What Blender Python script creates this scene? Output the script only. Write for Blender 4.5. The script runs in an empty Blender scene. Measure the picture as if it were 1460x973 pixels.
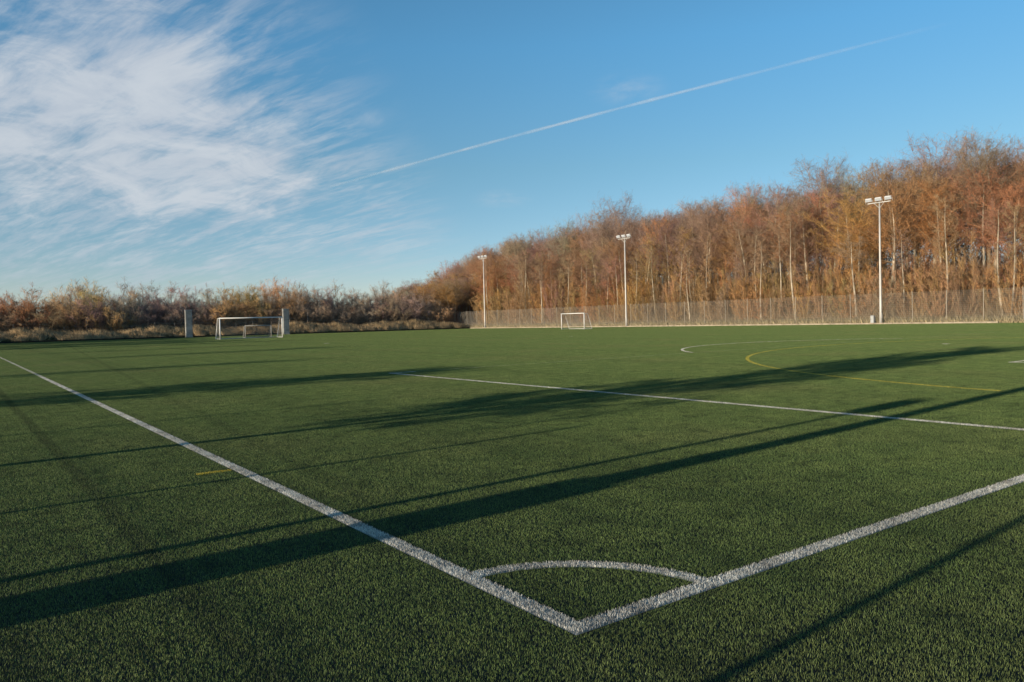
import bpy, math, random
import numpy as np
from mathutils import Vector, Matrix

random.seed(7)
rng = np.random.default_rng(11)
S = bpy.context.scene
COL = S.collection
R = math.radians

# ------------------------------------------------------------------ camera, sky, sun, exposure
# world frame: corner of the pitch at the origin, +Y along the touchline, +X along the goal line
CAM = Vector((-2.28, -2.68, 1.43))
yaw, pitch, roll = R(36.03), R(-1.565), R(1.43)
fw = Vector((math.sin(yaw) * math.cos(pitch), math.cos(yaw) * math.cos(pitch), math.sin(pitch)))
rt = Vector((math.cos(yaw), -math.sin(yaw), 0))
up = rt.cross(fw)
r2 = rt * math.cos(roll) - up * math.sin(roll)
u2 = rt * math.sin(roll) + up * math.cos(roll)
cd = bpy.data.cameras.new('camera')
cam = bpy.data.objects.new('camera', cd)
COL.objects.link(cam)
m = Matrix((r2, u2, -fw)).transposed().to_4x4()
m.translation = CAM
cam.matrix_world = m
cd.lens = 1100.7 / 1460 * 36
cd.sensor_width = 36
cd.clip_start, cd.clip_end = 0.05, 60000
S.camera = cam

SUN_EL = R(9.5)
SH = Vector((1, .064, 0)).normalized()            # direction in which shadows fall
TO_SUN = Vector((-SH.x * math.cos(SUN_EL), -SH.y * math.cos(SUN_EL), math.sin(SUN_EL)))
sd = bpy.data.lights.new('sun', 'SUN')
sd.energy = 4.9
sd.angle = R(.53)
sd.color = (1, .86, .66)
so = bpy.data.objects.new('sun', sd)
COL.objects.link(so)
so.rotation_euler = TO_SUN.to_track_quat('Z', 'Y').to_euler()
so.location = (-40, -10, 40)

S.view_settings.view_transform = 'Standard'
S.view_settings.look = 'None'
S.view_settings.gamma = 1
S.view_settings.exposure = 0.15
S.cycles.max_bounces = 6
S.cycles.diffuse_bounces = 3
S.cycles.transparent_max_bounces = 12


class NT:
    """small node-tree writer"""
    def __init__(self, tree):
        self.t = tree
        tree.nodes.clear()

    def n(self, kind, ins=None, **kw):
        nd = self.t.nodes.new(kind)
        for k, v in kw.items():
            setattr(nd, k, v)
        for k, v in (ins or {}).items():
            self.put(nd, k, v)
        return nd

    def put(self, nd, k, v):
        s = nd.inputs[k]
        if isinstance(v, bpy.types.Node):
            v = v.outputs[0]
        if isinstance(v, bpy.types.NodeSocket):
            self.t.links.new(v, s)
        else:
            s.default_value = v

    def math(self, op, a, b=0.0, c=None, clamp=False):
        nd = self.n('ShaderNodeMath', operation=op, use_clamp=clamp)
        self.put(nd, 0, a)
        self.put(nd, 1, b)
        if c is not None:
            self.put(nd, 2, c)
        return nd.outputs[0]

    def vmath(self, op, a, b=None):
        nd = self.n('ShaderNodeVectorMath', operation=op)
        self.put(nd, 0, a)
        if b is not None:
            self.put(nd, 1, b)
        return nd.outputs['Value' if op in ('DOT_PRODUCT', 'LENGTH') else 'Vector']

    def noise(self, vec, scale, detail=3.0, rough=.55, dist=0.0):
        nd = self.n('ShaderNodeTexNoise', {'Scale': scale, 'Detail': detail, 'Roughness': rough, 'Distortion': dist})
        self.put(nd, 'Vector', vec)
        return nd.outputs[0]

    def step(self, x, a, b, lo=0.0, hi=1.0):
        nd = self.n('ShaderNodeMapRange', {1: a, 2: b, 3: lo, 4: hi}, interpolation_type='SMOOTHSTEP')
        self.put(nd, 0, x)
        return nd.outputs[0]

    def mix(self, f, a, b, mode='MIX'):
        nd = self.n('ShaderNodeMix', data_type='RGBA', blend_type=mode)
        self.put(nd, 0, f)
        for k, v in ((6, a), (7, b)):
            if isinstance(v, tuple) and len(v) == 3:
                v = (*v, 1)
            self.put(nd, k, v)
        return nd.outputs[2]


w = bpy.data.worlds.new('World')
S.world = w
w.use_nodes = True
T = NT(w.node_tree)
sky = T.n('ShaderNodeTexSky', sky_type='NISHITA', sun_disc=False, sun_elevation=SUN_EL,
          sun_rotation=math.atan2(TO_SUN.x, TO_SUN.y), altitude=100, air_density=0.7, dust_density=0.0, ozone_density=3.0)
g = T.n('ShaderNodeTexCoord').outputs['Generated']
sx = T.n('ShaderNodeSeparateXYZ', {0: g})
den = T.math('ADD', T.math('MAXIMUM', sx.outputs[2], 0.0), 0.18)
px = T.math('DIVIDE', sx.outputs[0], den)
py = T.math('DIVIDE', sx.outputs[1], den)
# cirrus deck coordinates: s along the wind-drawn streaks, t across them
t_ = T.math('ADD', T.math('MULTIPLY', px, .925), T.math('MULTIPLY', py, .38))
s_ = T.math('ADD', T.math('MULTIPLY', px, -.38), T.math('MULTIPLY', py, .925))
uv = T.n('ShaderNodeCombineXYZ', {0: T.math('MULTIPLY', s_, 1.3), 1: T.math('MULTIPLY', t_, 5.0), 2: 3.7}).outputs[0]
uv2 = T.n('ShaderNodeCombineXYZ', {0: s_, 1: T.math('MULTIPLY', t_, 1.1), 2: 1.3}).outputs[0]
streak = T.noise(uv, 1.7, 6, .6, .6)
puff = T.noise(uv2, 3.6, 8, .64, .7)
fine = T.noise(uv, 5.5, 5, .65, .4)
edge = T.math('SUBTRACT', s_, T.math('ADD', T.math('MULTIPLY', t_, .50), .80))       # ragged upwind edge of the bank
bank = T.math('MULTIPLY', T.step(edge, -.22, .34), T.step(t_, 2.9, 1.6))
bank = T.math('MULTIPLY', bank, T.math('MULTIPLY', T.step(s_, 3.7, 2.2), T.step(t_, .55, 1.0)))
veil = T.step(T.noise(uv2, .8, 3, .5), .5, .72, 0, .2)
dens = T.math('ADD', T.math('MULTIPLY', bank, .95), veil)
tex = T.math('ADD', T.math('ADD', T.math('MULTIPLY', streak, .55), T.math('MULTIPLY', puff, .65)), T.math('MULTIPLY', T.math('SUBTRACT', fine, .5), .3))
cl = T.step(T.math('ADD', tex, T.math('MULTIPLY', dens, .62)), .84, 1.26)
wisp = T.math('MULTIPLY', T.math('MULTIPLY', T.step(T.math('ADD', T.math('MULTIPLY', streak, .6), T.math('MULTIPLY', fine, .4)), .40, .66), T.math('MULTIPLY', T.step(edge, -.34, .16), T.step(t_, 3.6, 2.3))), T.math('MULTIPLY', T.step(s_, 5.0, 3.0), T.step(t_, .5, 1.0)))
cl = T.math('MAXIMUM', cl, T.math('MULTIPLY', wisp, .66))
low = T.step(sx.outputs[2], .0, .06)
for qx, qy, qr, am in ((1.48, 1.49, .13, .30), (1.63, 2.87, .22, .30), (1.72, 2.4, .15, .22), (.98, 2.02, .10, .3)):
    dd = T.math('SQRT', T.math('ADD', T.math('POWER', T.math('SUBTRACT', px, qx), 2.0), T.math('POWER', T.math('SUBTRACT', py, qy), 2.0)))
    cl = T.math('MAXIMUM', cl, T.math('MULTIPLY', T.math('MULTIPLY', T.step(dd, qr, 0.0), T.step(puff, .38, .62)), am))
cl = T.math('MULTIPLY', T.math('MULTIPLY', cl, .88), low)
ccol = T.mix(T.step(puff, .35, .7), (3.55, 3.95, 4.5), (4.35, 4.65, 5.0))
rp = T.n('ShaderNodeValToRGB', {0: sx.outputs[2]})
el_ = rp.color_ramp.elements
for k, (p_, c_) in enumerate(((.04, (1.28, 1.0, .85)), (.19, (1.21, 1.25, .98)), (.33, (1.12, 1.56, 1.36)))):
    e_ = el_[k] if k < 2 else el_.new(p_)
    e_.position = p_
    e_.color = (*c_, 1)
tint = rp.outputs[0]
skyc = T.mix(1.0, sky.outputs[0], tint, 'MULTIPLY')
bg = T.n('ShaderNodeBackground', {0: T.mix(cl, skyc, ccol), 1: .13})
T.n('ShaderNodeOutputWorld', {0: bg})


# ------------------------------------------------------------------ helpers
def tag(o, label=None, cat=None, group=None, kind=None):
    for k, v in (('label', label), ('category', cat), ('group', group), ('kind', kind)):
        if v:
            o[k] = v
    return o


def mat(name, col, rough=.7, spec=.3, metal=0.0, var=.15, scale=6.0, bump=0.0):
    mt = bpy.data.materials.new(name)
    mt.use_nodes = True
    t = NT(mt.node_tree)
    pos = t.n('ShaderNodeNewGeometry').outputs['Position']
    nz = t.noise(pos, scale, 4)
    c = t.mix(t.step(nz, .3, .7), tuple(x * (1 - var) for x in col), tuple(min(1, x * (1 + var)) for x in col))
    b = t.n('ShaderNodeBsdfPrincipled', {'Base Color': c, 'Roughness': rough, 'Metallic': metal, 'Specular IOR Level': spec})
    if bump:
        t.put(b, 'Normal', t.n('ShaderNodeBump', {'Strength': bump, 'Height': nz}))
    t.n('ShaderNodeOutputMaterial', {0: b})
    return mt


class MB:
    def __init__(self):
        self.v, self.f = [], []

    def add(self, verts, faces):
        k = len(self.v)
        self.v.extend([tuple(p) for p in verts])
        self.f.extend([tuple(i + k for i in f) for f in faces])

    def box(self, lo, hi):
        x0, y0, z0 = lo
        x1, y1, z1 = hi
        self.add([(x0, y0, z0), (x1, y0, z0), (x1, y1, z0), (x0, y1, z0), (x0, y0, z1), (x1, y0, z1), (x1, y1, z1), (x0, y1, z1)],
                 [(0, 3, 2, 1), (4, 5, 6, 7), (0, 1, 5, 4), (1, 2, 6, 5), (2, 3, 7, 6), (3, 0, 4, 7)])

    def bevel_box(self, c, size, b, M=None):
        hx, hy, hz = (q / 2 for q in size)
        vs, ring = [], []
        for z, k in ((-hz, b), (-hz + b, 0), (hz - b, 0), (hz, b)):
            x, y = hx - k, hy - k
            c_ = b * .6 if k == 0 else b * .4
            vs += [(-x + c_, -y, z), (x - c_, -y, z), (x, -y + c_, z), (x, y - c_, z), (x - c_, y, z), (-x + c_, y, z), (-x, y - c_, z), (-x, -y + c_, z)]
        fs = [tuple(range(7, -1, -1)), tuple(range(24, 32))]
        for k in range(3):
            for i in range(8):
                j = (i + 1) % 8
                fs.append((k * 8 + i, k * 8 + j, k * 8 + 8 + j, k * 8 + 8 + i))
        out = []
        for p in vs:
            q = Vector(p)
            if M:
                q = M @ q
            out.append(q + Vector(c))
        self.add(out, fs)

    def tube(self, pts, rad, n=6, cap=True):
        pts = [Vector(p) for p in pts]
        if not hasattr(rad, '__len__'):
            rad = [rad] * len(pts)
        k0 = len(self.v)
        for i, p in enumerate(pts):
            d = (pts[min(i + 1, len(pts) - 1)] - pts[max(i - 1, 0)]).normalized()
            a = d.orthogonal().normalized() if i == 0 else (a - d * a.dot(d)).normalized()
            b = d.cross(a)
            for j in range(n):
                t = 2 * math.pi * j / n
                self.v.append(tuple(p + (a * math.cos(t) + b * math.sin(t)) * rad[i]))
        for i in range(len(pts) - 1):
            for j in range(n):
                q = (j + 1) % n
                self.f.append((k0 + i * n + j, k0 + i * n + q, k0 + (i + 1) * n + q, k0 + (i + 1) * n + j))
        if cap:
            self.f.append(tuple(k0 + j for j in reversed(range(n))))
            e = k0 + (len(pts) - 1) * n
            self.f.append(tuple(e + j for j in range(n)))

    def mesh(self, name, material, smooth=False):
        me = bpy.data.meshes.new(name)
        me.from_pydata(self.v, [], self.f)
        if material:
            me.materials.append(material)
        if smooth:
            me.shade_smooth()
        me.update()
        return me

    def build(self, name, material, parent=None, smooth=False):
        return link(name, self.mesh(name, material, smooth), parent)


def link(name, me, parent=None, loc=None):
    o = bpy.data.objects.new(name, me)
    COL.objects.link(o)
    if parent:
        o.parent = parent
    if loc:
        o.location = loc
    return o


def empty(name, loc, rz=0):
    o = bpy.data.objects.new(name, None)
    COL.objects.link(o)
    o.location = loc
    o.rotation_euler = (0, 0, rz)
    return o


def copy_tree(o, parent=None):
    c = o.copy()
    COL.objects.link(c)
    if parent:
        c.parent = parent
    for ch in list(o.children):
        copy_tree(ch, c)
    return c


def np_mesh(name, verts, faces, material, smooth=False):
    """verts (N,3) array, faces (M,k) array of one size"""
    verts = np.asarray(verts, np.float32)
    faces = np.asarray(faces, np.int32)
    me = bpy.data.meshes.new(name)
    me.vertices.add(len(verts))
    me.vertices.foreach_set('co', verts.ravel())
    k = faces.shape[1]
    me.loops.add(faces.size)
    me.loops.foreach_set('vertex_index', faces.ravel())
    me.polygons.add(len(faces))
    me.polygons.foreach_set('loop_start', np.arange(len(faces), dtype=np.int32) * k)
    me.materials.append(material)
    me.update(calc_edges=True)
    return me


# ------------------------------------------------------------------ ground, pitch base, banks
PX0, PX1, PY0, PY1 = -6.0, 77.0, -7.0, 119.6

m_ground = bpy.data.materials.new('rough_ground')
m_ground.use_nodes = True
t = NT(m_ground.node_tree)
pos = t.n('ShaderNodeNewGeometry').outputs['Position']
n1, n2 = t.noise(pos, .35, 5), t.noise(pos, 3.0, 5)
c = t.mix(t.step(n1, .35, .65), (.10, .085, .035), (.15, .095, .05))
c = t.mix(t.step(n2, .4, .7), c, (.055, .06, .022))
b = t.n('ShaderNodeBsdfPrincipled', {'Base Color': c, 'Roughness': .95, 'Specular IOR Level': .1})
t.put(b, 'Normal', t.n('ShaderNodeBump', {'Strength': .8, 'Distance': .3, 'Height': n2}))
t.n('ShaderNodeOutputMaterial', {0: b})


def hill(x, y):
    """terrain height: level round the pitch, a rough bank beyond its far end, a wooded slope behind the right fence"""
    z = -.012
    e = max(0, x - 86)
    z += min(e * .11, 9.0) * min(1, max(0, (175 - y) / 40 + .35) if y > 120 else 1)
    b_ = min(1, max(0, (y - 120.4) / 3.0))
    wob = .25 * math.sin(x * .31) + .18 * math.sin(x * .83 + 2) + .12 * math.sin(x * 1.9 + y)
    z += b_ * (1.0 + wob) * min(1, max(0, (80 - x) / 6))
    return z


xs = sorted(set([-3000, -1200, -500, -200, -100, -60, -30, -15] + list(range(-10, 84, 2)) + list(range(84, 180, 6)) + [200, 300, 600, 1200, 3000]))
ys = sorted(set([-3000, -1000, -300, -100, -50, -20, 0, 30, 60, 90, 110, 120] + [120.4 + .6 * i for i in range(8)] + list(range(126, 190, 6)) + [220, 300, 600, 1200, 3000]))
vs = [(x, y, hill(x, y)) for y in ys for x in xs]
nx = len(xs)
fs = [(j * nx + i, j * nx + i + 1, (j + 1) * nx + i + 1, (j + 1) * nx + i) for j in range(len(ys) - 1) for i in range(nx - 1)]
gm = bpy.data.meshes.new('ground')
gm.from_pydata(vs, [], fs)
gm.materials.append(m_ground)
gm.shade_smooth()
tag(link('ground', gm), kind='structure')

m_infill = mat('rubber_infill', (.022, .025, .021), .95, .1, var=.4, scale=30)
pb = MB()
pb.add([(PX0, PY0, 0), (PX1, PY0, 0), (PX1, PY1, 0), (PX0, PY1, 0)], [(0, 1, 2, 3)])
tag(pb.build('pitch', m_infill), kind='structure')

# ------------------------------------------------------------------ markings as areas (used to keep green blades off them)
LW = .105


def seg(x0, y0, x1, y1, wd=LW):
    return ('seg', x0, y0, x1, y1, wd / 2)


def arc(cx, cy, r, a0, a1, wd=LW):
    return ('arc', cx, cy, r, R(a0), R(a1), wd / 2)


PCX = 28.0                                       # centre of the pitch across
MARKS = [
    ('touchline', 'white', [seg(0, -LW / 2, 0, 90.5)]),
    ('goal_line', 'white', [seg(LW / 2 + .001, 0, 56, 0)]),
    ('corner_arc', 'white', [arc(0, 0, .93, 3.3, 86.7, .095)]),
    ('penalty_area_line', 'white', [seg(7.75, .06, 7.75, 17.05, .10), seg(7.80, 17.0, 8.6, 17.0, .09)]),
    ('worn_penalty_area_line', 'worn', [seg(8.65, 17.0, 48.25, 17.0, .045)]),
    ('penalty_arc', 'white', [arc(28.6, 12.2, 9.35, 32, 148, .11)]),
    ('penalty_spot', 'white', [seg(30.42, 12.36, 30.66, 12.36, .26)]),
    ('goal_area_line', 'white', [seg(19.9, 5.88, 38, 5.88), seg(19.9, .06, 19.9, 5.83)]),
    ('centre_spot', 'white', [seg(37.5, 44.2, 37.75, 44.2, .3)]),
    ('halfway_tick', 'white', [seg(20.5, 52.8, 20.9, 52.8, .35)]),
    ('junior_area_arc', 'faded', [arc(28, 0, 16.1, 12, 169, .11)]),
    ('junior_tick', 'yellow', [seg(-.40, 5.15, -.07, 5.15, .08)]),
]


def sdist(P, prim):
    x, y = P[:, 0], P[:, 1]
    if prim[0] == 'seg':
        _, x0, y0, x1, y1, h = prim
        dx, dy = x1 - x0, y1 - y0
        L = math.hypot(dx, dy)
        a = ((x - x0) * dx + (y - y0) * dy) / L
        b_ = np.abs((x - x0) * -dy + (y - y0) * dx) / L
        return np.maximum(np.maximum(-a, a - L), b_ - h)
    _, cx, cy, r, a0, a1, h = prim
    rr = np.hypot(x - cx, y - cy)
    an = np.arctan2(y - cy, x - cx)
    mid, half = (a0 + a1) / 2, (a1 - a0) / 2
    da = (np.abs((an - mid + np.pi) % (2 * np.pi) - np.pi) - half) * r
    return np.maximum(np.abs(rr - r) - h, da)


PRIMS = [p for mk in MARKS for p in mk[2]]


def all_dist(P):
    d = np.full(len(P), 1e9)
    for p in PRIMS:
        d = np.minimum(d, sdist(P, p))
    return d


# quad-tree of turf patches, fine only along the markings
sizes = [1.0, .5, .25, .125, .0625, .03125]
gx, gy = np.meshgrid(np.arange(PX0, PX1, 1.0) + .5, np.arange(PY0, PY1 - .5, 1.0) + .5)
cells = np.stack([gx.ravel(), gy.ravel()], 1)
kept = []
for li, s in enumerate(sizes):
    d = all_dist(cells)
    half = s * .7072
    dist = np.hypot(cells[:, 0] - CAM.x, cells[:, 1] - CAM.y)
    smin = np.clip(dist * .0022, .03, .25)
    keep = d >= half
    inside = d <= -half
    edge = ~(keep | inside)
    leaf = edge & ((s * .5 < smin) | (li == len(sizes) - 1))
    keep |= leaf & (d > 0)
    kept.append(cells[keep])
    q = cells[edge & ~leaf]
    o = s / 4
    cells = np.concatenate([q + (a, b_) for a in (-o, o) for b_ in (-o, o)]) if len(q) else np.zeros((0, 2))

# ------------------------------------------------------------------ turf blades


TRACKS = ((-1.36, -1.30, 19.5, 3.0, .10, .5), (2.1, .75, 24.0, 7.5, .12, .25))


def blade_mat(name, colA, colB, colC, transl=.3):
    mt = bpy.data.materials.new(name)
    mt.use_nodes = True
    t = NT(mt.node_tree)
    pos = t.n('ShaderNodeNewGeometry').outputs['Position']
    at = t.n('ShaderNodeAttribute', attribute_name='shade').outputs['Fac']
    flat = t.vmath('MULTIPLY', pos, (1, 1, 0))
    big = t.noise(flat, .22, 4)
    mid = t.noise(flat, 1.7, 3)
    c = t.mix(t.step(mid, .35, .7), colA, colB)
    c = t.mix(t.step(big, .45, .75, 0, .6), c, colC)
    c = t.mix(t.step(t.noise(flat, 4.0, 4, .65), .48, .68, 0, .75), c, tuple(q * .5 for q in colA))
    # brush direction left by the drag mat: faint strips along the pitch
    xx = t.n('ShaderNodeSeparateXYZ', {0: flat}).outputs[0]
    st = t.noise(t.n('ShaderNodeCombineXYZ', {0: xx}).outputs[0], .55, 2)
    c = t.mix(t.step(st, .5, .62, 0, .22), c, tuple(q * .55 for q in colA))
    # worn seams and wheel tracks running up the pitch
    yy = t.n('ShaderNodeSeparateXYZ', {0: flat}).outputs[1]
    for x0, x1, y0, y1, hw, am in TRACKS:
        xc = t.math('ADD', t.math('MULTIPLY', t.math('SUBTRACT', yy, y0), (x1 - x0) / (y1 - y0)), x0)
        near = t.step(t.math('ABSOLUTE', t.math('SUBTRACT', t.math('ADD', xx, t.math('MULTIPLY', mid, .12)), t.math('ADD', xc, .06))), hw, hw * .4)
        c = t.mix(t.math('MULTIPLY', near, am), c, tuple(q * .35 for q in colA))
    k = t.step(at, 0, 1, .45, 1.55)
    c = t.mix(1.0, c, t.n('ShaderNodeCombineColor', {0: k, 1: k, 2: k}).outputs[0], 'MULTIPLY')
    b = t.n('ShaderNodeBsdfPrincipled', {'Base Color': c, 'Roughness': .55, 'Specular IOR Level': .25})
    tr = t.n('ShaderNodeBsdfTranslucent', {0: c})
    mx = t.n('ShaderNodeMixShader', {0: transl, 1: b, 2: tr})
    t.n('ShaderNodeOutputMaterial', {0: mx})
    return mt


m_turf = blade_mat('turf_fibre', (.117, .172, .050), (.157, .213, .062), (.180, .194, .070), .12)
m_white = blade_mat('white_fibre', (.54, .515, .455), (.74, .72, .65), (.50, .47, .40), .2)
m_worn = blade_mat('worn_white_fibre', (.3, .33, .2), (.36, .38, .26), (.3, .31, .2), .2)
m_faded = blade_mat('faded_yellow_fibre', (.36, .33, .06), (.44, .38, .07), (.28, .28, .07), .2)
m_yellow = blade_mat('yellow_fibre', (.52, .42, .06), (.56, .46, .07), (.44, .38, .08), .2)


def blades(P, h, wd, lean, clump=True):
    """leaning two-segment blades rooted at P (n,2): returns verts (5n,3), quad faces, tri faces as quads, shade"""
    n = len(P)
    a = rng.uniform(0, 2 * np.pi, n)
    hh = h * rng.uniform(.6, 1.15, n)
    ln = lean * rng.uniform(.15, 1.0, n) * hh
    la = rng.uniform(0, 2 * np.pi, n)
    if clump:                                        # neighbouring blades lie over together
        la = 2.5 * np.sin(P[:, 0] * 41 + 1.3 * np.sin(P[:, 1] * 33)) + 2.5 * np.cos(P[:, 1] * 37 + P[:, 0] * 19) + rng.normal(0, 1.3, n)
    wx, wy = np.cos(a) * wd / 2, np.sin(a) * wd / 2
    lx, ly = np.cos(la) * ln, np.sin(la) * ln
    x, y = P[:, 0], P[:, 1]
    z0 = .002
    V = np.stack([
        np.stack([x - wx, y - wy, np.full(n, z0)], 1), np.stack([x + wx, y + wy, np.full(n, z0)], 1),
        np.stack([x + wx * .9 + lx * .4, y + wy * .9 + ly * .4, hh * .6], 1), np.stack([x - wx * .9 + lx * .4, y - wy * .9 + ly * .4, hh * .6], 1),
        np.stack([x + wx * .35 + lx, y + wy * .35 + ly, hh], 1), np.stack([x - wx * .35 + lx, y - wy * .35 + ly, hh], 1)], 1).reshape(-1, 3)
    k = np.arange(n)[:, None] * 6
    F = np.concatenate([k + [0, 1, 2, 3], k + [3, 2, 4, 5]])
    return V, F, np.repeat(rng.uniform(0, 1, n), 6)


def blade_mesh(name, P, h, wd, lean, material, z=0.0):
    V, F, sh = blades(P, h, wd, lean)
    V[:, 2] += z
    me = np_mesh(name, V, F, material)
    at = me.attributes.new('shade', 'FLOAT', 'POINT')
    at.data.foreach_set('value', sh.astype(np.float32))
    return me


DENS = 22000
patches = []
for li, s in enumerate(sizes):
    for vnt in range(3 if s >= .25 else 2):
        n = max(6, int(DENS * s * s))
        P = rng.uniform(-s / 2, s / 2, (n, 2))
        po = bpy.data.objects.new('grass_patch', blade_mesh('grass_patch', P, .0145, .0016, .42, m_turf))
        patches.append((li, vnt, po))

pts, pid, prot = [], [], []
key = {(li, v): i for i, (li, v, _) in enumerate(patches)}
for li, cc in enumerate(kept):
    if not len(cc):
        continue
    nv = 3 if sizes[li] >= .25 else 2
    pts.append(np.c_[cc, np.full(len(cc), .002)])
    pid.append(np.array([key[(li, v)] for v in rng.integers(0, nv, len(cc))]))
    prot.append(rng.integers(0, 4, len(cc)) * math.pi / 2)
pts, pid, prot = np.concatenate(pts), np.concatenate(pid), np.concatenate(prot)
tm = bpy.data.meshes.new('artificial_grass')
tm.vertices.add(len(pts))
tm.vertices.foreach_set('co', pts.astype(np.float32).ravel())
a_ = tm.attributes.new('patch', 'INT', 'POINT')
a_.data.foreach_set('value', pid.astype(np.int32))
a_ = tm.attributes.new('turn', 'FLOAT', 'POINT')
a_.data.foreach_set('value', prot.astype(np.float32))
tm.materials.append(m_turf)
turf = tag(link('artificial_grass', tm), kind='stuff')
ng = bpy.data.node_groups.new('turf_scatter', 'GeometryNodeTree')
ng.interface.new_socket('Geometry', in_out='INPUT', socket_type='NodeSocketGeometry')
ng.interface.new_socket('Geometry', in_out='OUTPUT', socket_type='NodeSocketGeometry')
gi, go = ng.nodes.new('NodeGroupInput'), ng.nodes.new('NodeGroupOutput')
jn = ng.nodes.new('GeometryNodeJoinGeometry')
an = ng.nodes.new('GeometryNodeInputNamedAttribute')
an.data_type = 'INT'
an.inputs['Name'].default_value = 'patch'
at = ng.nodes.new('GeometryNodeInputNamedAttribute')
at.data_type = 'FLOAT'
at.inputs['Name'].default_value = 'turn'
cx = ng.nodes.new('ShaderNodeCombineXYZ')
ng.links.new(at.outputs[0], cx.inputs[2])
for i, (li, v, po) in enumerate(patches):
    cm = ng.nodes.new('FunctionNodeCompare')
    cm.data_type = 'INT'
    cm.operation = 'EQUAL'
    ng.links.new(an.outputs[0], cm.inputs[2])
    cm.inputs[3].default_value = i
    oi = ng.nodes.new('GeometryNodeObjectInfo')
    oi.inputs['Object'].default_value = po
    oi.inputs['As Instance'].default_value = False
    ip = ng.nodes.new('GeometryNodeInstanceOnPoints')
    ng.links.new(gi.outputs[0], ip.inputs['Points'])
    ng.links.new(cm.outputs[0], ip.inputs['Selection'])
    ng.links.new(oi.outputs['Geometry'], ip.inputs['Instance'])
    ng.links.new(cx.outputs[0], ip.inputs['Rotation'])
    ng.links.new(ip.outputs[0], jn.inputs[0])
ng.links.new(jn.outputs[0], go.inputs[0])
md = turf.modifiers.new('scatter', 'NODES')
md.node_group = ng

# painted markings: strips of white or yellow fibre tufted into the carpet
for name, colr, prims in MARKS:
    Vs, Fs, Sh, k = [], [], [], 0
    for p in prims:
        if p[0] == 'seg':
            _, x0, y0, x1, y1, h = p
            L = math.hypot(x1 - x0, y1 - y0)
        else:
            _, cx_, cy_, r_, a0, a1, h = p
            L = r_ * (a1 - a0)
        s0 = 0.0
        while s0 < L:
            s1 = min(L, s0 + 1.0)
            sm = (s0 + s1) / 2
            q = (x0 + (x1 - x0) * sm / L, y0 + (y1 - y0) * sm / L) if p[0] == 'seg' else (cx_ + r_ * math.cos(a0 + sm / r_), cy_ + r_ * math.sin(a0 + sm / r_))
            d = math.hypot(q[0] - CAM.x, q[1] - CAM.y)
            kk = max(1.0, d / 9)
            n = int((s1 - s0) * 2 * h * 30000 / kk ** 1.3) + 4
            ss, oo = rng.uniform(s0, s1, n), rng.uniform(-h, h, n)
            if p[0] == 'seg':
                ux, uy = (x1 - x0) / L, (y1 - y0) / L
                P = np.stack([x0 + ux * ss - uy * oo, y0 + uy * ss + ux * oo], 1)
            else:
                an_ = a0 + ss / r_
                P = np.stack([cx_ + (r_ + oo) * np.cos(an_), cy_ + (r_ + oo) * np.sin(an_)], 1)
            V, F, sh = blades(P, .0145, .0024 * kk ** .7, .45)
            V[:, 2] += .004
            Vs.append(V)
            Fs.append(F + k)
            Sh.append(sh)
            k += len(V)
            s0 = s1
        # woven backing strip under the blades
        nseg = 2 if p[0] == 'seg' else 40
        B = []
        for i in range(nseg):
            f_ = i / (nseg - 1)
            for sg in (-1, 1):
                if p[0] == 'seg':
                    ux, uy = (x1 - x0) / L, (y1 - y0) / L
                    B.append((x0 + (x1 - x0) * f_ - uy * h * sg, y0 + (y1 - y0) * f_ + ux * h * sg, .004))
                else:
                    A = a0 + (a1 - a0) * f_
                    B.append((cx_ + (r_ - h * sg) * math.cos(A), cy_ + (r_ - h * sg) * math.sin(A), .004))
        Vs.append(np.array(B))
        Fs.append(np.array([(k + 2 * i, k + 2 * i + 2, k + 2 * i + 3, k + 2 * i + 1) for i in range(nseg - 1)])[:, ::-1])
        Sh.append(np.full(len(B), .2))
        k += len(B)
    me = np_mesh(name, np.concatenate(Vs), np.concatenate(Fs), {'white': m_white, 'yellow': m_yellow, 'worn': m_worn, 'faded': m_faded}[colr])
    a_ = me.attributes.new('shade', 'FLOAT', 'POINT')
    a_.data.foreach_set('value', np.concatenate(Sh).astype(np.float32))
    tag(link(name, me), kind='structure')

# ------------------------------------------------------------------ kerbs
m_conc = mat('pale_concrete', (.38, .31, .22), .85, .2, var=.2, scale=1.5)
m_board = mat('dark_board', (.03, .028, .022), .9, .2, var=.3, scale=2)
kb = MB()
y = 29.0
while y < 121:
    kb.bevel_box((77.17, y + .49, .07), (.24, .975, .18), .015)
    y += 1.0
tag(kb.build('kerb', m_conc), kind='structure')
kb = MB()
x = -9.0
while x < 76:
    kb.bevel_box((x + 1.19, 119.8, .10), (2.37, .07, .24), .01)
    x += 2.4
tag(kb.build('edging_board', m_board), kind='structure')

# ------------------------------------------------------------------ floodlight masts
m_galv = mat('pale_galvanised_steel', (.56, .53, .48), .5, .4, .15, var=.12, scale=.8)
m_lamp = mat('lamp_housing', (.72, .70, .66), .45, .4, .0, var=.06, scale=3)
m_glass = mat('lamp_glass', (.5, .52, .54), .12, .6, 0, var=.05)
m_cab = mat('grey_cabinet_paint', (.42, .42, .40), .5, .3, 0, var=.1, scale=2)
m_dark = mat('dark_steel', (.06, .06, .06), .5, .4, .3)
MH = 13.45


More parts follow.
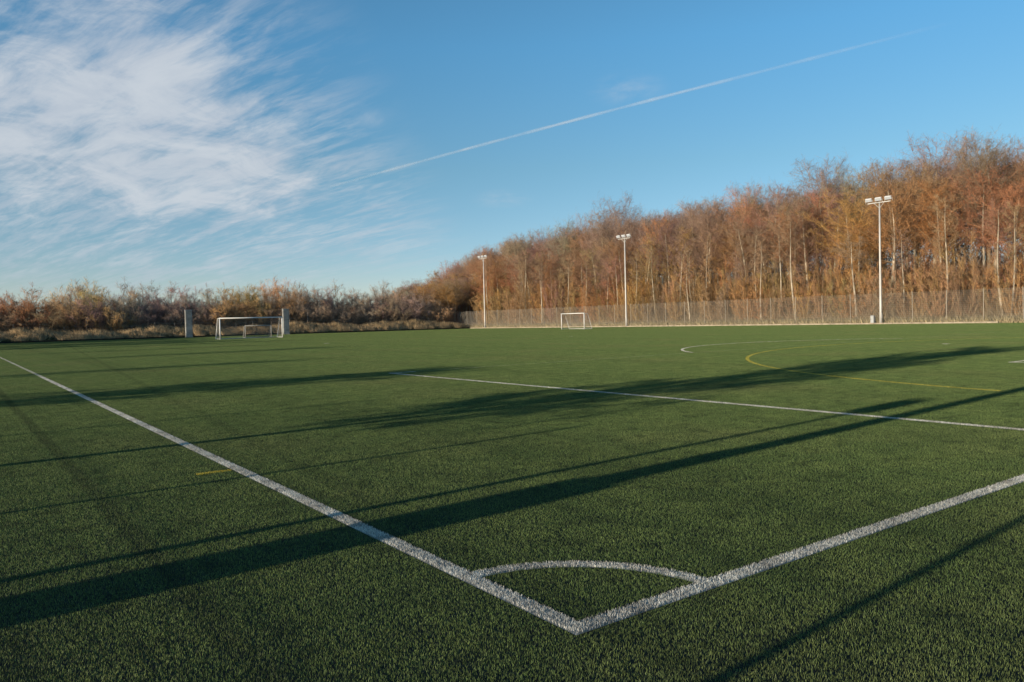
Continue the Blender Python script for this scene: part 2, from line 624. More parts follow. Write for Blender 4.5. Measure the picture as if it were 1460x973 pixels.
def make_mast(facing):
    root = empty('floodlight_mast', (0, 0, 0))
    b = MB()
    b.tube([(0, 0, .03), (0, 0, 1.4), (0, 0, 7), (0, 0, MH - .5)], [.145, .135, .105, .075], 12)
    b.build('pole', m_galv, root, True)
    b = MB()
    b.bevel_box((0, 0, .02), (.5, .5, .04), .008)
    for sx_ in (-1, 1):
        for sy_ in (-1, 1):
            b.tube([(sx_ * .18, sy_ * .18, .02), (sx_ * .18, sy_ * .18, .1)], .02, 6)
    b.build('base_plate', m_galv, root)
    b = MB()
    b.bevel_box((0, -.147 if facing < 0 else .147, .9), (.11, .03, .55), .008)
    b.build('access_door', m_cab, root)
    b = MB()
    b.bevel_box((facing * .09, 0, MH - .6), (.09, 2.5, .09), .012)
    b.tube([(0, 0, MH - 1.2), (facing * .09, -.55, MH - .62)], .025, 6)
    b.tube([(0, 0, MH - 1.2), (facing * .09, .55, MH - .62)], .025, 6)
    b.build('crossarm', m_galv, root)
    for k, yy in enumerate((-1.05, 0, 1.05)):
        tilt = Matrix.Rotation(facing * R(28), 4, 'Y')
        c = Vector((facing * .22, yy, MH - .25))
        h = MB()
        h.bevel_box(c, (.2, .68, .38), .04, tilt)
        for q in (-.24, -.08, .08, .24):
            h.bevel_box(c + tilt @ Vector((-facing * .13, q, 0)), (.07, .02, .28), .004, tilt)
        ho = h.build('floodlight', m_lamp, root)
        gl = MB()
        gl.bevel_box(c + tilt @ Vector((facing * .104, 0, 0)), (.012, .6, .30), .004, tilt)
        gl.build('lens', m_glass, ho)
        for q in (-.4, .4):
            br = MB()
            br.tube([(facing * .09, yy + q, MH - .56), c + Vector((0, q, 0))], .018, 6)
            br.build('bracket', m_galv, ho)
    return root


def make_cabinet(size):
    root = empty('control_cabinet', (0, 0, 0))
    b = MB()
    b.bevel_box((0, 0, .04 + size[2] / 2), size, .015)
    b.build('housing', m_cab, root)
    b = MB()
    b.bevel_box((0, 0, .02), (size[0] + .08, size[1] + .08, .05), .006)
    b.build('plinth', m_conc, root)
    b = MB()
    b.bevel_box((-size[0] / 2 - .008, 0, .04 + size[2] / 2), (.02, size[1] * .88, size[2] * .9), .004)
    d = b.build('door', m_cab, root)
    b = MB()
    b.bevel_box((-size[0] / 2 - .03, size[1] * .3, .04 + size[2] * .55), (.03, .025, .12), .006)
    b.build('handle', m_dark, d)
    return root


GM = 'floodlight masts along the right fence'
mast = make_mast(-1)
mast.location = (77.55, 40.5, .0)
tag(mast, 'nearest and tallest looking floodlight mast on the right, grey cabinet at its foot', 'floodlight', GM)
for yy, lb in ((78.6, 'middle floodlight mast, standing just right of the small white far goal'),
               (115.4, 'farthest and smallest looking floodlight mast, near the left end of the fence')):
    o = copy_tree(mast)
    o.location = (77.55, yy, 0)
    o['label'] = lb
near_mast = copy_tree(mast)
near_mast.location = (-5.9, 1.74, 0)
near_mast.rotation_euler.z = math.pi
near_mast['label'] = 'floodlight mast left of the camera that throws the broad shadow across the corner'
near_mast['group'] = 'floodlight mast beside the camera'
cb = make_cabinet((.34, .36, .9))
cb.location = (77.5, 41.35, 0)
tag(cb, 'small pale grey control cabinet standing beside the nearest floodlight mast', 'cabinet')
cb = make_cabinet((.4, .50, 1.4))
cb.location = (-6.35, 1.74, 0)
tag(cb, 'tall grey control cabinet behind the floodlight mast left of the camera', 'cabinet')

# column with a box head next to it (its shadow ends in a blob near the penalty area line)
root = empty('lamp_column', (-6.2, 2.34, 0))
tag(root, 'short lamp column left of the camera with a box shaped head', 'lamp')
b = MB()
b.tube([(0, 0, 0), (0, 0, 2.42)], [.06, .045], 10)
b.build('pole', m_galv, root, True)
b = MB()
b.bevel_box((0, .0, 2.55), (.28, .36, .36), .03)
b.build('lamp_head', m_lamp, root)

# ------------------------------------------------------------------ mesh fences
m_mesh = mat('fence_wire', (.50, .44, .36), .6, .3, .0, var=.1)
m_post = mat('fence_post_paint', (.33, .28, .21), .6, .3, 0, var=.12)
FH = 3.25
FS = 3.4


def panel_mesh(L, H, dx=.1, dz=.2, wv=.008, wh=.010):
    b = MB()
    k = int(L / dx)
    for i in range(k + 1):
        y_ = .04 + (L - .08) * i / k
        b.tube([(0, y_, .05), (0, y_, H)], wv / 2, 3, False)
    for i in range(int(H / dz) + 1):
        z_ = .06 + i * (H - .08) / int(H / dz)
        b.tube([(.006, .04, z_), (.006, L - .04, z_)], wh / 2, 3, False)
    return b.mesh('mesh_panel', m_mesh)


def post_mesh(H):
    b = MB()
    b.bevel_box((0, 0, H / 2), (.06, .06, H), .006)
    b.bevel_box((0, 0, H + .01), (.068, .068, .02), .004)
    return b.mesh('post', m_post)


pm, qm = panel_mesh(FS, FH), post_mesh(FH + .08)
fence = empty('mesh_fence', (78.2, 17.1, 0))
tag(fence, 'tall grey wire mesh fence along the far right side in front of the wood', 'fence')
yy = 0.0
while yy < 108:
    link('post', qm, fence, (0, yy, 0))
    link('mesh_panel', pm, fence, (0, yy, 0))
    yy += FS
link('post', qm, fence, (0, yy, 0))

FY = (-3.9, -1.07, 1.93, 4.37, 7.04, 9.8)
qm2 = post_mesh(1.6)
fence = empty('mesh_fence', (-5.2, 0, 0))
tag(fence, 'low wire mesh fence left of the camera whose posts shade the corner of the pitch', 'fence')
for k, y_ in enumerate(FY):
    link('post', qm2, fence, (0, y_, 0))
    if k < len(FY) - 1:
        link('mesh_panel', panel_mesh(FY[k + 1] - y_, 1.55, .05, .2, .005, .006), fence, (0, y_, 0))

# low post and wire fence on the bank beyond the far end
m_wood = mat('weathered_timber', (.24, .2, .16), .9, .1, var=.25, scale=3)
fence = empty('wire_fence', (-4, 124.5, 0))
tag(fence, 'low post and wire fence on the rough bank behind the far end of the pitch', 'fence')
b = MB()
b.tube([(0, 0, 0), (.02, 0, 1.35)], [.06, .05], 6)
pw = b.mesh('post', m_wood)
b = MB()
b.tube([(0, 0, 0), (.02, 0, 2.5)], [.08, .07], 6)
pwt = b.mesh('post', m_wood)
wires = MB()
prev = None
for k in range(28):
    x = k * 3.0 + random.uniform(-.2, .2)
    zz = hill(x - 4, 124.5) - .1
    tall = k in (6, 16, 17)
    link('post', pwt if tall else pw, fence, (x, 0, zz))
    if prev:
        for hh in (.45, .85, 1.25):
            wires.tube([(prev[0], .05, prev[1] + hh), (x, .05, zz + hh)], .012, 4, False)
    prev = (x, zz)
wires.build('wire', m_mesh, fence)

# ------------------------------------------------------------------ goals
m_goal = mat('white_goal_paint', (.80, .77, .70), .45, .4, 0, var=.05, scale=3)
m_net = mat('grey_net', (.30, .29, .27), .9, .1, 0, var=.1)


def make_goal(W_, H_, D_, name='goal', rad=.06, net_step=.16, cord=.006):
    """origin on the ground at the middle of the mouth; +Y is behind the goal"""
    root = empty(name, (0, 0, 0))
    for sx_ in (-1, 1):
        b = MB()
        b.tube([(sx_ * W_ / 2, 0, 0), (sx_ * W_ / 2, 0, H_ - rad)], rad, 10)
        b.build('post', m_goal, root, True)
    b = MB()
    b.tube([(-W_ / 2 - rad, 0, H_), (W_ / 2 + rad, 0, H_)], rad, 10)
    b.build('crossbar', m_goal, root, True)
    td = D_ * .45
    for sx_ in (-1, 1):
        b = MB()
        x = sx_ * W_ / 2
        b.tube([(x, 0, H_), (x, td, H_ - .03), (x, D_, .05), (x, .0, .05)], rad * .55, 8)
        b.build('side_frame', m_goal, root, True)
    b = MB()
    b.tube([(-W_ / 2, D_, .05), (W_ / 2, D_, .05)], rad * .55, 8)
    b.build('ground_bar', m_goal, root, True)
    b = MB()
    prof = [(0, H_), (td, H_ - .04), (D_ - .03, .08)]
    n = int(W_ / net_step)
    for i in range(n + 1):
        x = -W_ / 2 + W_ * i / n
        b.tube([(x, q[0], q[1]) for q in prof], cord, 3, False)
    for i in range(int(H_ / net_step) + 1):
        f_ = i / int(H_ / net_step)
        y_ = td + (D_ - .03 - td) * f_
        z_ = H_ - .04 - (H_ - .12) * f_
        b.tube([(-W_ / 2, y_, z_), (W_ / 2, y_, z_)], cord, 3, False)
        for sx_ in (-1, 1):
            b.tube([(sx_ * W_ / 2, .02, z_), (sx_ * W_ / 2, y_, z_)], cord, 3, False)
    for i in range(int(D_ / net_step)):
        y_ = net_step * (i + .5)
        zt = H_ - .04 if y_ < td else H_ - .04 - (H_ - .12) * (y_ - td) / (D_ - td)
        for sx_ in (-1, 1):
            b.tube([(sx_ * W_ / 2, y_, .06), (sx_ * W_ / 2, y_, zt)], cord, 3, False)
    b.build('net', m_net, root)
    return root


g1 = make_goal(7.32, 2.44, 1.9, rad=.07)
g1.location = (26.6, 89.25, .01)
tag(g1, 'full size white goal at the far left end of the pitch', 'goal')
g2 = make_goal(4.5, 2.05, 1.3, rad=.06)
g2.location = (63.0, 73.6, .01)
g2.rotation_euler.z = -math.pi / 2
tag(g2, 'small white goal standing left of the middle floodlight mast', 'goal')
g3 = make_goal(2.4, 1.15, .8, rad=.05)
g3.location = (75.6, 25.0, .01)
g3.rotation_euler.z = -math.pi / 2
tag(g3, 'low mini goal cut off by the right edge of the picture', 'goal')
m_goal, m_net = mat('dull_goal_paint', (.42, .40, .35), .6, .3, 0, var=.1), mat('dark_net', (.07, .07, .065), .9, .1)
g4 = make_goal(3.3, 1.5, 1.0, rad=.05, net_step=.11, cord=.012)
g4.location = (29.6, 96.2, .01)
tag(g4, 'low training goal with dark net seen through the full size goal', 'goal')

m_pillar = mat('weathered_grey_metal', (.28, .275, .245), .7, .3, 0, var=.3, scale=1.2)
# two tall grey pillars beside the goal
for k, (x, y_, lb) in enumerate(((26.6, 119.0, 'tall grey metal pillar standing alone left of the full size goal'),
                                 (41.4, 119.0, 'tall grey metal pillar behind the right post of the full size goal'))):
    root = empty('metal_pillar', (x, y_, 0))
    tag(root, lb, 'pillar', 'grey pillars at the far end')
    b = MB()
    b.bevel_box((0, 0, 2.05), (.95, .5, 4.0), .04)
    b.build('housing', m_pillar, root)
    b = MB()
    b.bevel_box((0, -.255, 2.6), (.74, .02, 2.3), .006)
    dp = b.build('door', m_pillar, root)
    b = MB()
    b.bevel_box((.28, -.28, 2.4), (.03, .04, .18), .006)
    b.build('handle', m_dark, dp)
    b = MB()
    b.bevel_box((0, 0, .04), (1.1, .65, .1), .02)
    b.build('plinth', m_conc, root)
    b = MB()
    b.bevel_box((0, 0, 4.08), (1.02, .56, .08), .02)
    b.build('cap', m_cab, root)

# ------------------------------------------------------------------ trees


def tint_mat(name, base, spread, rough=.85):
    """colour = object colour, varied per twig"""
    mt = bpy.data.materials.new(name)
    mt.use_nodes = True
    t = NT(mt.node_tree)
    oi = t.n('ShaderNodeObjectInfo')
    at = t.n('ShaderNodeAttribute', attribute_name='shade').outputs['Fac']
    c = t.mix(1.0, oi.outputs['Color'], base, 'MULTIPLY')
    k = t.step(at, 0, 1, 1 - spread, 1 + spread)
    c = t.mix(1.0, c, t.n('ShaderNodeCombineColor', {0: k, 1: k, 2: k}).outputs[0], 'MULTIPLY')
    b = t.n('ShaderNodeBsdfPrincipled', {'Base Color': c, 'Roughness': rough, 'Specular IOR Level': .15})
    t.n('ShaderNodeOutputMaterial', {0: b})
    return mt


m_twig = tint_mat('winter_twigs', (1, 1, 1), .45)
m_stem = mat('brown_stem', (.26, .18, .10), .9, .1, var=.3, scale=.9)
m_bark = mat('pale_bark', (.44, .37, .27), .9, .1, var=.35, scale=.9)


def twig_mesh(name, A, B, wd):
    """thin three-sided spikes from A to B (n,3)"""
    n = len(A)
    d = B - A
    d /= np.linalg.norm(d, axis=1)[:, None] + 1e-9
    o = rng.normal(size=(n, 3))
    o -= d * (o * d).sum(1)[:, None]
    o /= np.linalg.norm(o, axis=1)[:, None]
    o2 = np.cross(d, o)
    wd = np.broadcast_to(wd, (n,))[:, None] * .6
    V = np.stack([A + o * wd, A + (-.5 * o + .87 * o2) * wd, A + (-.5 * o - .87 * o2) * wd, B], 1).reshape(-1, 3)
    k = np.arange(n)[:, None] * 4
    F = np.concatenate([k + [0, 1, 3], k + [1, 2, 3], k + [2, 0, 3]])
    me = np_mesh(name, V, F, m_twig)
    at = me.attributes.new('shade', 'FLOAT', 'POINT')
    at.data.foreach_set('value', np.repeat(rng.uniform(0, 1, n), 4).astype(np.float32))
    return me


def unit(v):
    return v / (np.linalg.norm(v) + 1e-9)


def grow(starts, dirs, lens, nb, spread, ratio, up_):
    """children along each (start, dir*len) spike"""
    A, D, L = [], [], []
    for s, d, l in zip(starts, dirs, lens):
        for _ in range(nb):
            f = random.uniform(.2, 1.0)
            q = unit(d + np.array([random.gauss(0, spread) for _ in range(3)]) + np.array([0, 0, up_]))
            A.append(s + d * l * f)
            D.append(q)
            L.append(l * ratio * random.uniform(.6, 1.3) * (1.15 - .45 * f))
    return A, D, L


def tall_tree(H, spreadw, seed, low, wk=1.0, r0=.23):
    random.seed(seed)
    b, lb = MB(), MB()
    lean = (random.gauss(0, .3), random.gauss(0, .3))
    fr = (0, .15, .3, .45, .6, .75, .88, 1)
    ctrl = [(lean[0] * f * f + .2 * math.sin(f * 5 + seed), lean[1] * f * f + .2 * math.cos(f * 4 + seed), H * f * .88) for f in fr]
    b.tube(ctrl, [r0 * (1 - .85 * f) for f in fr], 7)
    P = np.array(ctrl)
    st, di, le = [], [], []
    nb = 40 if r0 > .2 else 14
    for i in range(nb):
        g_ = (i + random.random()) / nb
        f = low + (1 - low) * g_
        p = np.array([np.interp(f, fr, P[:, j]) for j in range(3)])
        a = i * 2.4 + random.uniform(-.5, .5)
        el = random.uniform(.25, .7) + .45 * g_
        d = np.array([math.cos(a) * math.cos(el), math.sin(a) * math.cos(el), math.sin(el)])
        L = spreadw * (.45 + .75 * math.sin(math.pi * min(1, .18 + .72 * g_))) * random.uniform(.6, 1.15)
        e1 = p + d * L * .5
        d2 = unit(d + np.array([random.gauss(0, .2), random.gauss(0, .2), .35]))
        lb.tube([p, e1, e1 + d2 * L * .5], [r0 * .3 * (1.2 - f), r0 * .22 * (1.2 - f), .015], 3, False)
        st += [p, e1]
        di += [d, d2]
        le += [L * .5, L * .55]
    A1, D1, L1 = grow(st, di, le, 5, .6, .8, .1)
    A2, D2, L2 = grow(A1, D1, L1, 6, .7, .7, .08)
    A3, D3, L3 = grow(A2, D2, L2, 3, .7, .8, .05)
    A, D, L = map(np.array, (A1 + A2 + A3, D1 + D2 + D3, L1 + L2 + L3))
    k = np.arange(len(A))
    wd = np.where(k < len(A1), .024, np.where(k < len(A1) + len(A2), .016, .0125)) * wk
    return b.mesh('trunk', m_bark), lb.mesh('limbs', m_stem), twig_mesh('crown', A, A + D * L[:, None], wd)


def bush(H, wdt, seed, stems, upr, wk=1.0):
    """many-stemmed young tree or scrub"""
    random.seed(seed)
    b = MB()
    st, di, le = [], [], []
    for i in range(stems):
        a = i * 2.4 + random.random()
        rr = wdt * .5 * math.sqrt(random.random())
        h = H * random.uniform(.55, .86) * (1 - (.3 if upr else .55) * (rr / (wdt * .5)) ** 2)
        p0 = np.array([math.cos(a) * rr * .25, math.sin(a) * rr * .25, 0])
        p1 = np.array([math.cos(a) * rr * .7, math.sin(a) * rr * .7, h * .5])
        p2 = np.array([math.cos(a) * rr + random.gauss(0, .15), math.sin(a) * rr + random.gauss(0, .15), h])
        b.tube([p0, p1, p2], [.045, .028, .008], 4, False)
        for q0, q1 in ((p0, p1), (p1, p2)):
            for s in range(2):
                u0, u1 = q0 + (q1 - q0) * s / 2, q0 + (q1 - q0) * (s + 1) / 2
                st.append(u0)
                di.append(unit(u1 - u0))
                le.append(min(1.9, np.linalg.norm(u1 - u0)))
    A1, D1, L1 = grow(st, di, le, 5, .5 if upr else .7, .62 if upr else .8, .45 if upr else .3)
    A2, D2, L2 = grow(A1, D1, L1, 5, .5 if upr else .6, .68, .3 if upr else .3)
    A3, D3, L3 = grow(A2, D2, L2, 4, .5 if upr else .6, .75, .25 if upr else .25)
    A, D, L = map(np.array, (A1 + A2 + A3, D1 + D2 + D3, L1 + L2 + L3))
    k = np.arange(len(A))
    wd = np.where(k < len(A1), .024, np.where(k < len(A1) + len(A2), .016, .0125)) * wk
    return None, b.mesh('limbs', m_stem), twig_mesh('crown', A, A + D * L[:, None], wd)


TALL = [tall_tree(18, 3.2, 3, .42), tall_tree(18, 3.8, 5, .48), tall_tree(18, 2.9, 8, .38), tall_tree(18, 4.2, 13, .52)]
CASTER = [tall_tree(18, 3.6, 17, .30, 5.5), tall_tree(18, 4.4, 18, .2, 5.0)]
SLENDER = [tall_tree(14, 1.5, 41, .6, 1.0, .12), tall_tree(14, 1.2, 42, .5, 1.0, .10), tall_tree(14, 1.7, 43, .66, 1.0, .14)]
YOUNG = [bush(9, 3.4, 21, 10, True), bush(9, 2.8, 22, 8, True), bush(9, 4.0, 23, 12, True)]
SCRUB = [bush(7, 5.4, 31, 26, False, 1.15), bush(7, 4.6, 32, 22, False, 1.15), bush(7, 6.0, 33, 30, False, 1.15)]


def plant(name, protos, x, y, h, base_h, wide, col, label, cat, group):
    tr, lm, cr = random.choice(protos)
    o = empty(name, (x, y, hill(x, y) - .05), random.uniform(0, 6.28))
    k = h / base_h
    o.scale = (wide, wide, k)
    tag(o, label, cat, group)
    if tr:
        link('trunk', tr, o)
    link('limbs' if tr else 'stems', lm, o)
    c = link('crown', cr, o)
    c.color = (*col, 1)
    return o


ORD = 'first second third fourth fifth sixth seventh eighth ninth tenth eleventh twelfth thirteenth fourteenth fifteenth sixteenth seventeenth eighteenth nineteenth twentieth twenty-first twenty-second twenty-third twenty-fourth twenty-fifth twenty-sixth twenty-seventh twenty-eighth'.split()


def number(objs, text):
    """say which one of a counted row each thing is, from left to right as seen from the near corner"""
    objs = sorted(objs, key=lambda o: math.atan2(o.location.x - CAM.x, o.location.y - CAM.y))
    if len(objs) == 1:
        objs[0]['label'] = 'only one of the ' + text
    for i, o in enumerate(objs):
        if len(objs) > 1:
            last = i == len(objs) - 1
            o['label'] = ('leftmost' if i == 0 else 'rightmost' if last else (ORD[min(i, 27)]) + ' from left') + ' of the ' + text


def vary(col, a=.12):
    k = random.uniform(1 - 1.6 * a, 1 + 1.6 * a)
    return tuple(min(1, q * k * random.uniform(1 - a, 1 + a)) for q in col)


ORANGE, RUST, OCHRE, BROWN, GREYB, PURPLE = (.50, .265, .105), (.43, .205, .108), (.45, .275, .125), (.37, .235, .142), (.33, .245, .18), (.36, .218, .16)
HUE = {ORANGE: 'orange', RUST: 'rust brown', OCHRE: 'golden brown', BROWN: 'dull brown', GREYB: 'grey brown', PURPLE: 'purplish brown'}


def side(x, y):
    """which stretch of the wood, as seen from the near corner between the masts"""
    a = math.atan2(x - CAM.x, y - CAM.y)
    for q, nm in ((40.5, 0), (78.6, 1), (115.4, 2)):
        if a > math.atan2(77.55 - CAM.x, q - CAM.y):
            return nm
    return 3


SIDE = ['right of the nearest mast', 'between nearest and middle masts', 'between middle and farthest masts', 'left of the farthest mast']


def canopy(y):
    return float(np.interp(y, [20, 36, 50, 110, 134, 145, 154, 172, 200], [21.0, 20.2, 19.2, 18.9, 17.2, 15.4, 13.6, 10.8, 8.5]))


random.seed(99)
FRONT = {}
# tall trees of the wood
for row, (x0, sp) in enumerate(((86.5, 3.6), (90.0, 3.4), (94.0, 3.4), (98.5, 3.8), (104, 4.2))):
    y = 17 + row * 3
    while y < 172 + row * 4:
        x = x0 + random.uniform(-1.3, 1.3)
        yy = y + random.uniform(-1.0, 1.0)
        h = canopy(yy * 92 / x) * random.choice((.80, .86, .92, .95, .98)) * (.82 if row == 0 else 1) * random.uniform(.96, 1.04)
        k = side(x, yy)
        c0 = random.choice((BROWN, PURPLE, GREYB, PURPLE, BROWN, RUST) if row else (BROWN, RUST, ORANGE, PURPLE))
        col = vary(c0)
        front = row < 2
        lb = 'tall ' + HUE[c0] + ' bare tree, ' + ('front' if front else 'back') + ' of the wood ' + SIDE[k]
        o = plant('bare_tree', TALL, x, yy, h, 18, random.uniform(.85, 1.15), col, lb, 'tree', HUE[c0] + (' front' if front else ' back') + ' wood trees ' + SIDE[k])
        if row == 0:
            FRONT.setdefault('tall ' + HUE[c0] + ' front row trees ' + SIDE[k], []).append(o)
            o['group'] = 'front row ' + HUE[c0] + ' wood trees ' + SIDE[k]
        y += sp * random.uniform(.8, 1.2)
# emergent trees that break the skyline
for x, y, h, lb in ((96, 99, 20.4, 'spreading bare tree top rising above the wood right behind the middle floodlight mast'),
                    (93, 57.5, 19.8, 'tall thin bare tree breaking the skyline left of the nearest floodlight mast'),
                    (92.5, 42.0, 19.6, 'large bare tree with domed dark top just right of the nearest floodlight mast')):
    plant('bare_tree', TALL[1::2], x, y, h, 18, 1.35, vary(PURPLE), lb, 'tree', None)

# young orange-twigged trees along the fence
for row, (x0, sp) in enumerate(((81.6, 2.0), (83.6, 2.1), (85.8, 2.4))):
    y = 18 + row
    while y < 124:
        x = x0 + random.uniform(-.7, .7)
        z = 6.5 * math.sin(y * .09) + 4 * math.sin(y * .31)
        pal = (ORANGE, RUST, ORANGE) if z > 2 else (ORANGE, OCHRE, OCHRE) if z < -3 else (ORANGE, BROWN, OCHRE)
        k = side(x, y)
        h = (7.2 + row * 1.6 + (1.6 if y > 95 else 0)) * random.uniform(.8, 1.2)
        c0 = random.choice(pal)
        o = plant('young_tree', YOUNG, x, y, h, 9, random.uniform(.9, 1.2), vary(c0),
              'young ' + HUE[c0] + ' tree, inner rows behind fence ' + SIDE[k], 'tree', HUE[c0] + ' young trees behind the fence ' + SIDE[k])
        if row == 0:
            FRONT.setdefault('young ' + HUE[c0] + ' trees by fence ' + SIDE[k], []).append(o)
            o['group'] = HUE[c0] + ' young trees nearest the fence ' + SIDE[k]
        y += sp * random.uniform(.8, 1.2)

# pale slender trees standing at the wood edge, trunks clear almost to the top
y = 24.0
while y < 122:
    x = random.uniform(80.6, 83.5)
    k = side(x, y)
    o = plant('slender_tree', SLENDER, x, y, random.uniform(10.5, 15), 14, random.uniform(.8, 1.1), vary(BROWN),
          'slender tree with pale clear trunk at the wood edge ' + SIDE[k], 'tree', 'pale slender trees ' + SIDE[k])
    FRONT.setdefault('pale slender trees at wood edge ' + SIDE[k], []).append(o)
    y += random.choice((1.4, 2.6, 5.0, 8.0))

# scrub along the far end
ZONES = [(9.5, RUST, 'orange bush behind the bank at the left edge', 6.6),
         (17, OCHRE, 'ochre bush of the tallest clump at left', 8.0),
         (31, GREYB, 'grey brown bush left of the full size goal', 7.0),
         (47, OCHRE, 'golden brown bush behind the full size goal', 7.6),
         (74, GREYB, 'dark bare bush between goal and fence end', 7.3)]
for row, (y0, sp) in enumerate(((127.0, 2.3), (130.5, 2.4), (135, 2.7))):
    x = -8 + row
    while x < 76 + row * 3:
        y = y0 + random.uniform(-1, 1)
        xe = (x - CAM.x) * 126 / y + CAM.x
        for q, colr, lb, hh in ZONES:
            if xe < q:
                break
        col = tuple(1.25 * q for q in (colr if random.random() < .75 else random.choice((GREYB, PURPLE, BROWN))))
        o = plant('scrub_bush', SCRUB, x, y, hh * (.80, 1.0, 1.15)[row] * random.uniform(.85, 1.12), 7, random.uniform(1.1, 1.45), vary(col), lb, 'bush', ('front ' if row == 0 else '') + lb.replace('bush', 'bushes', 1))
        if row == 0:
            FRONT.setdefault('front row ' + lb.replace('bush', 'bushes', 1), []).append(o)
        else:
            o['label'] = lb + ', back rows'
        x += sp * random.uniform(.8, 1.2)
for txt, objs in FRONT.items():
    number(objs, txt)
# trees where the scrub climbs to the wood
for k in range(40):
    x, y = random.uniform(72, 100), random.uniform(128, 150)
    plant('bare_tree', TALL[:3], x, y, canopy(y * 92 / max(x, 70)) * random.uniform(.5, .82), 18, .9, vary(random.choice((BROWN, GREYB, ORANGE))),
          'lower bare tree beyond the fence end where the scrub meets the wood', 'tree', 'trees between scrub and wood')

# far wood mass behind the individual trees, undergrowth and dry grass: nobody could count these


def brush(name, n, area, h, wd, cols, slope=.25, below=.02):
    """area: function returning (n,2) points"""
    P = area(n)
    Z = np.array([hill(a, b_) for a, b_ in P]) - below
    A = np.c_[P, Z]
    D = rng.normal(0, slope, (n, 3))
    D[:, 2] = 1
    D /= np.linalg.norm(D, axis=1)[:, None]
    B = A + D * (h * rng.uniform(.4, 1.1, n))[:, None]
    me = twig_mesh(name, A, B, wd)
    o = tag(link(name, me), kind='stuff')
    o.color = (*cols, 1)
    return o


brush('undergrowth', 26000, lambda n: np.c_[rng.uniform(80, 87, n), rng.uniform(15, 128, n)], 2.7, .022, (.42, .32, .2), .6)
brush('understorey', 60000, lambda n: np.c_[rng.uniform(88, 106, n), rng.uniform(12, 150, n)], 7.5, .05, (.36, .21, .11), .2)
def tussocks(n):
    k = n // 60
    cx_, cy_ = rng.uniform(-10, 77.5, k), 120.4 + rng.gamma(2.0, 1.5, k)
    i = rng.integers(0, k, n)
    return np.c_[cx_[i] + rng.normal(0, .26, n), np.maximum(120.2, cy_[i] + rng.normal(0, .26, n))]


brush('dry_grass', 66000, tussocks, 1.05, .05, (.50, .35, .19), .75)
brush('low_weeds', 16000, tussocks, .7, .06, (.10, .095, .045), .8)
brush('verge_grass', 30000, lambda n: np.c_[rng.uniform(77.9, 80.5, n), rng.uniform(15, 126, n)], 1.0, .04, (.50, .40, .23), .5)
brush('bramble', 16000, lambda n: np.c_[rng.uniform(-10, 80, n), rng.uniform(124.5, 130, n)], 2.0, .03, (.17, .12, .08), .5)

n = 90000
yb = rng.uniform(10, 215, n)
xb = rng.uniform(106, 125, n)
hb = np.interp(yb * 92 / xb, [20, 110, 134, 145, 154, 172, 200], [18.0, 17.7, 16, 14.2, 12.2, 9.5, 7.5])
zb = hb * rng.uniform(0, .93, n) ** .8
A = np.c_[xb, yb, zb + np.array([hill(a, b_) for a, b_ in zip(xb, yb)])]
D = np.c_[rng.normal(0, .5, n), rng.normal(0, .5, n), np.abs(rng.normal(.8, .4, n))]
D /= np.linalg.norm(D, axis=1)[:, None]
me = twig_mesh('distant_wood', A, A + D * rng.uniform(.8, 3.0, n)[:, None], .065)
o = tag(link('distant_wood', me), kind='stuff')
o.color = (.22, .145, .085, 1)

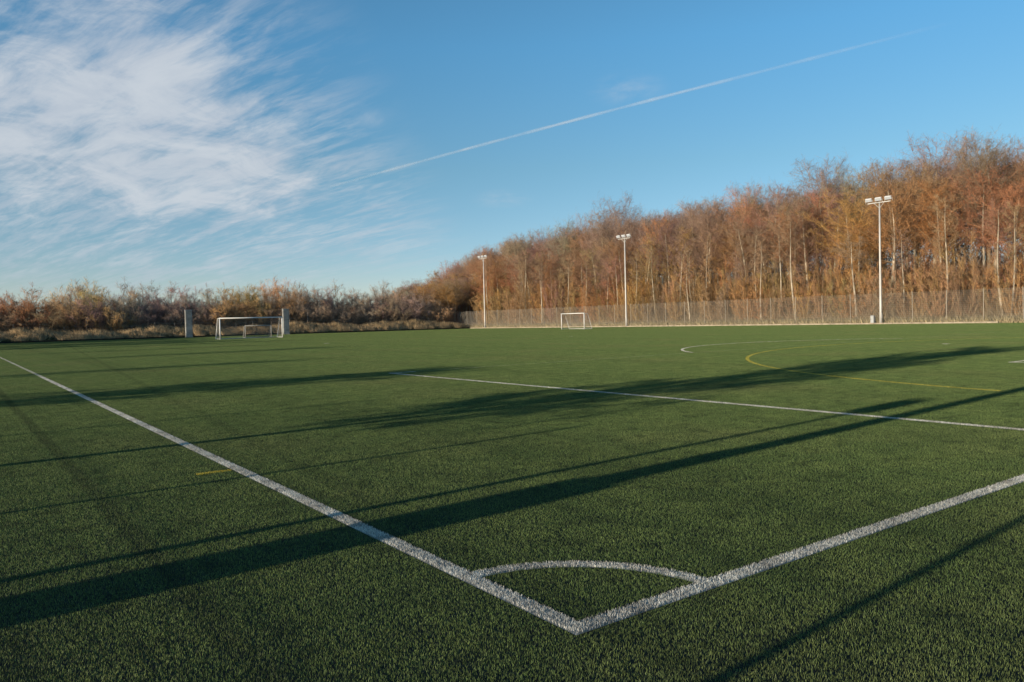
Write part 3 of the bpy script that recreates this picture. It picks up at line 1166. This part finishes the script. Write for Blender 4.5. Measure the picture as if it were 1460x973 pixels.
# trees left of the camera whose shadows lie across the pitch
for k, (x, y, h, wd, pro) in enumerate(((-8.5, 6.85, 6.3, .46, CASTER[0]), (-8.2, 16.0, 3.1, .42, CASTER[1]), (-11, 26.5, 3.6, .45, TALL[0]), (-9, 41, 4.6, .5, TALL[1]),
                                        (-9, 54, 4.8, .5, TALL[2]), (-11, 66.5, 6.0, .6, TALL[3]), (-9, 76, 5.2, .9, CASTER[1]), (-9, 83, 5.2, .9, CASTER[0]), (-9, 90, 5.5, .9, CASTER[1]),
                                        (-9, 99, 6, .8, CASTER[0]), (-8, 105, 5, .9, CASTER[1]), (-8, 109, 6, .9, CASTER[0]), (-8.5, 113, 6, 1.0, CASTER[1]), (-8, 117, 6, 1.0, CASTER[0]))):
    plant('bare_tree', [pro], x, y, h, 18, wd, vary(BROWN), 'bare tree left of the camera whose long shadow crosses the pitch', 'tree', 'shadow casting trees left of the pitch')

# ------------------------------------------------------------------ contrail
m_trail = bpy.data.materials.new('contrail_vapour')
m_trail.use_nodes = True
t = NT(m_trail.node_tree)
geo = t.n('ShaderNodeNewGeometry')
fac = t.n('ShaderNodeAttribute', attribute_name='shade').outputs['Fac']
lw = t.n('ShaderNodeLayerWeight', {0: .5}).outputs['Facing']
soft = t.math('SUBTRACT', 1.0, lw, clamp=True)
nz = t.step(t.noise(geo.outputs['Position'], .004, 4), .3, .7, .55, 1.0)
alpha = t.math('MULTIPLY', t.math('MULTIPLY', fac, soft), t.math('MULTIPLY', nz, .27))
df = t.n('ShaderNodeBsdfDiffuse', {0: (.95, .95, .95, 1)})
tl = t.n('ShaderNodeBsdfTranslucent', {0: (.95, .95, .95, 1)})
mx = t.n('ShaderNodeMixShader', {0: .5, 1: df, 2: tl})
tp = t.n('ShaderNodeBsdfTransparent')
t.n('ShaderNodeOutputMaterial', {0: t.n('ShaderNodeMixShader', {0: alpha, 1: tp, 2: mx})})
ALT = 2400.0
p0, p1 = Vector((.385 / .17, .905 / .17, 1)) * ALT, Vector((.875 / .305, .385 / .305, 1)) * ALT
b = MB()
NP = 40
tp_, rd, sh = [], [], []
for i in range(NP):
    f = i / (NP - 1)
    p = p0.lerp(p1, f)
    p.z += 25 * math.sin(f * 3.1)
    tp_.append(p)
    rd.append(27 - 9 * f + 3 * math.sin(i * 1.7))
    sh += [min(1, f * 6 + .4) * min(1, (1 - f) * 3.2) * (.75 + .25 * math.sin(i * .9 + 1))] * 10
b.tube(tp_, rd, 10, False)
me = b.mesh('contrail', m_trail, True)
at = me.attributes.new('shade', 'FLOAT', 'POINT')
at.data.foreach_set('value', sh)
tag(link('contrail', me), 'thin white aircraft contrail slanting up across the blue sky', 'contrail')
